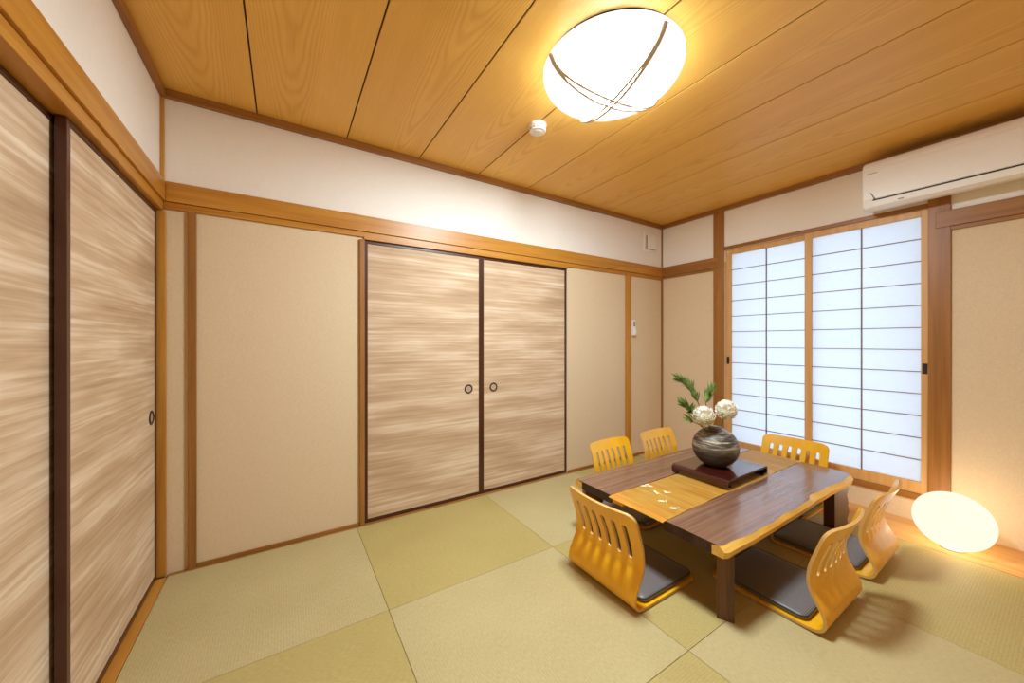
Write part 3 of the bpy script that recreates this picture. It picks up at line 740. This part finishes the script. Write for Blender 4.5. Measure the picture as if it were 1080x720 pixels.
# ------------------------------------------------------------------ legless chairs (zaisu)
def catrow(vals, n):
    return [(p.x, p.y) for p in catmull([(a, b, 0) for a, b in vals], n)]
OUT = [(0.475, 0.0), (0.36, -0.001), (0.22, -0.001), (0.11, 0.0), (0.06, 0.002), (0.028, 0.009), (0.007, 0.028), (0.0, 0.055), (0.008, 0.090), (0.028, 0.128), (0.047, 0.165), (0.056, 0.205), (0.052, 0.258), (0.036, 0.315), (0.014, 0.380), (-0.005, 0.432)]
HW, PT = 0.215, 0.012
def make_chair():
    e = empty('legless_chair')
    prof = catrow(OUT, 5); n = len(prof)
    ln = [0.0]
    for a, b in zip(prof, prof[1:]): ln.append(ln[-1]+math.hypot(b[0]-a[0], b[1]-a[1]))
    tot = ln[-1]
    NV = 60
    nrm = []
    for i in range(n):
        a = prof[max(i-1, 0)]; b = prof[min(i+1, n-1)]
        d = Vector((b[0]-a[0], b[1]-a[1])).normalized(); nrm.append(Vector((-d.y, d.x)))    # pointing outward check below
    # outward = away from the sitter; seat: down, back: -u
    if nrm[0].y > 0: nrm = [-q for q in nrm]
    bm = bmesh.new(); go, gi = [], []
    for i in range(n):
        u, z = prof[i]; s = ln[i]; w = HW
        r = 0.045
        if s < r: w = HW-r+math.sqrt(max(0, r*r-(r-s)**2))
        if tot-s < 0.040: q = tot-s; w = HW-0.040+math.sqrt(max(0, 0.04**2-(0.04-q)**2))
        k = max(0, (z-0.03)/0.40) if i > n*0.3 else 0
        ro, ri = [], []
        for j in range(NV+1):
            t = -1+2*j/NV; v = t*w
            bow = -0.034*k*(1-(v/HW)**2)
            dimple = 0.0
            if i > n*0.4 and 0.15 < z < 0.225:
                for c in range(6):
                    cv = (c-2.5)*0.060
                    dimple += 0.0045*math.exp(-((v-cv)/0.017)**2-((z-0.190)/0.011)**2)
            uu = u+bow-dimple*0.8; lift = 0.004
            ro.append(bm.verts.new((uu, v, z+lift)))
            ii = nrm[i]
            ri.append(bm.verts.new((uu-ii.x*PT, v, z+lift-ii.y*PT)))
        go.append(ro); gi.append(ri)
    for i in range(n-1):
        for j in range(NV):
            bm.faces.new((go[i][j], go[i+1][j], go[i+1][j+1], go[i][j+1]))
            bm.faces.new((gi[i][j], gi[i][j+1], gi[i+1][j+1], gi[i+1][j]))
    for i in range(n-1):
        for j in (0, NV):
            f = bm.faces.new((go[i][j], gi[i][j], gi[i+1][j], go[i+1][j])); f.material_index = 1
    for i in (0, n-1):
        for j in range(NV):
            f = bm.faces.new((go[i][j], go[i][j+1], gi[i][j+1], gi[i][j])); f.material_index = 1
    shell = finish('bentwood_shell', bm, [M['ply'], M['plyedge']], e, 40)
    # six rounded slots cut through the back
    bm = bmesh.new()
    for c in range(6):
        v = (c-2.5)*0.060; zc0, zc1, r = 0.212, 0.373, 0.0125
        pr = []
        for k in range(13): a = PI*k/12; pr.append((v+r*math.cos(a), zc1-r+r*math.sin(a)))
        for k in range(13): a = PI+PI*k/12; pr.append((v+r*math.cos(a), zc0+r+r*math.sin(a)))
        prism(bm, pr, 'X', -0.09, 0.12, 1)
    cut = finish('cutter', bm, [M['ply'], M['plyedge']])
    md = shell.modifiers.new('b', 'BOOLEAN'); md.operation = 'DIFFERENCE'; md.solver = 'EXACT'; md.object = cut
    bpy.context.view_layer.update()
    dg = bpy.context.evaluated_depsgraph_get()
    me = bpy.data.meshes.new_from_object(shell.evaluated_get(dg))
    shell.modifiers.clear(); shell.data = me
    for p in me.polygons: p.use_smooth = True
    me.set_sharp_from_angle(angle=math.radians(40))
    bpy.data.objects.remove(cut)
    # cushion pad
    bm = bmesh.new(); cu0, cu1, cw = 0.074, 0.458, 0.200
    NXc, NYc = 26, 26
    def outline(k, ins):
        x0, x1, y = cu0+ins, cu1-ins, cw-ins; r = max(0.032-ins, 0.008); pts = []
        for (cx_, cy_, a0) in ((x1-r, y-r, 0), (x0+r, y-r, 90), (x0+r, -y+r, 180), (x1-r, -y+r, 270)):
            for q in range(9):
                a = math.radians(a0+90*q/8); pts.append((cx_+r*math.cos(a), cy_+r*math.sin(a)))
        return pts
    zb = 0.004+PT+0.0008
    lv = [(0.006, zb), (0.0, zb+0.006), (0.0, zb+0.014), (0.004, zb+0.020), (0.014, zb+0.0245), (0.045, zb+0.028), (0.09, zb+0.030), (0.14, zb+0.031)]
    rings = [[bm.verts.new((p[0], p[1], z)) for p in outline(0, ins)] for ins, z in lv]
    bm.faces.new(rings[0][::-1]); bm.faces.new(rings[-1])
    for a, b in zip(rings, rings[1:]):
        m = len(a)
        for k in range(m): bm.faces.new((a[k], a[(k+1) % m], b[(k+1) % m], b[k]))
    c = finish('seat_cushion', bm, M['cushion'], e, 50)
    bm = bmesh.new(); tube(bm, [(p[0], p[1], zb+0.0185) for p in outline(0, 0.0012)], 0.0028, 8, closed=True); finish('piping', bm, M['piping'], c, 60)
    # little floor pads under the seat
    for (u, v) in ((0.10, 0.15), (0.10, -0.15), (0.40, 0.15), (0.40, -0.15)):
        bm = bmesh.new(); lathe(bm, [(0.010, 0.0), (0.011, 0.002), (0.011, 0.0038)], (u, v, 0.0), 16); finish('floor_pad', bm, M['piping'], e, 40)
    return e
def copy_tree(o, parent=None):
    c = o.copy(); COL.objects.link(c)
    if parent: c.parent = parent
    for ch in [q for q in COL.objects if q.parent == o]: copy_tree(ch, c)
    return c
spots = [  # rear reference point and heading
    (1.287, 1.255, 0.0, 'golden legless chair at the left end of the low table, back facing us'),
    (2.052, 0.548, 90.0, 'golden legless chair on the near side of the table, beside the front leg'),
    (2.686, 0.548, 91.0, 'golden legless chair on the near side of the table, next to the egg lamp'),
    (2.125, 1.962, -88.5, 'golden legless chair on the far side of the table, nearer the sliding doors'),
    (2.700, 1.962, -89.0, 'golden legless chair on the far side of the table, nearer the back right corner'),
    (3.372, 1.205, 180.0, 'golden legless chair at the window end of the table, in front of the paper screens')]
proto = make_chair()
for i, (x, y, a, lab) in enumerate(spots):
    c = proto if i == 0 else copy_tree(proto)
    c.location = (x, y, 0.001); c.rotation_euler = (0, 0, math.radians(a))
    tag(c, lab, 'chair', 'golden legless chairs around the low table')

# ------------------------------------------------------------------ daylight outside, camera
w = bpy.data.worlds.new('World'); S.world = w; w.use_nodes = True
bg = w.node_tree.nodes.get('Background') or w.node_tree.nodes.new('ShaderNodeBackground')
bg.inputs[0].default_value = (0.68, 0.81, 1.0, 1); bg.inputs[1].default_value = 1.12
wo = w.node_tree.nodes.get('World Output') or w.node_tree.nodes.new('ShaderNodeOutputWorld')
w.node_tree.links.new(bg.outputs[0], wo.inputs[0])

cam = bpy.data.cameras.new('Camera'); co = bpy.data.objects.new('Camera', cam); COL.objects.link(co)
cam.sensor_width = 36.0; cam.lens = 380.5/1080*36.0; cam.clip_start = 0.02
co.location = (0, 0, 1.2); co.rotation_euler = (PI/2, 0, math.radians(57.75-90))
S.camera = co
S.view_settings.view_transform = 'Standard'; S.view_settings.look = 'None'
S.view_settings.exposure = 1.41; S.view_settings.gamma = 1.0; S.view_settings.use_curve_mapping = False
S.cycles.use_denoising = True
S.cycles.max_bounces = 14; S.cycles.diffuse_bounces = 8; S.cycles.glossy_bounces = 4; S.cycles.transmission_bounces = 8
S.cycles.caustics_reflective = False; S.cycles.caustics_refractive = False
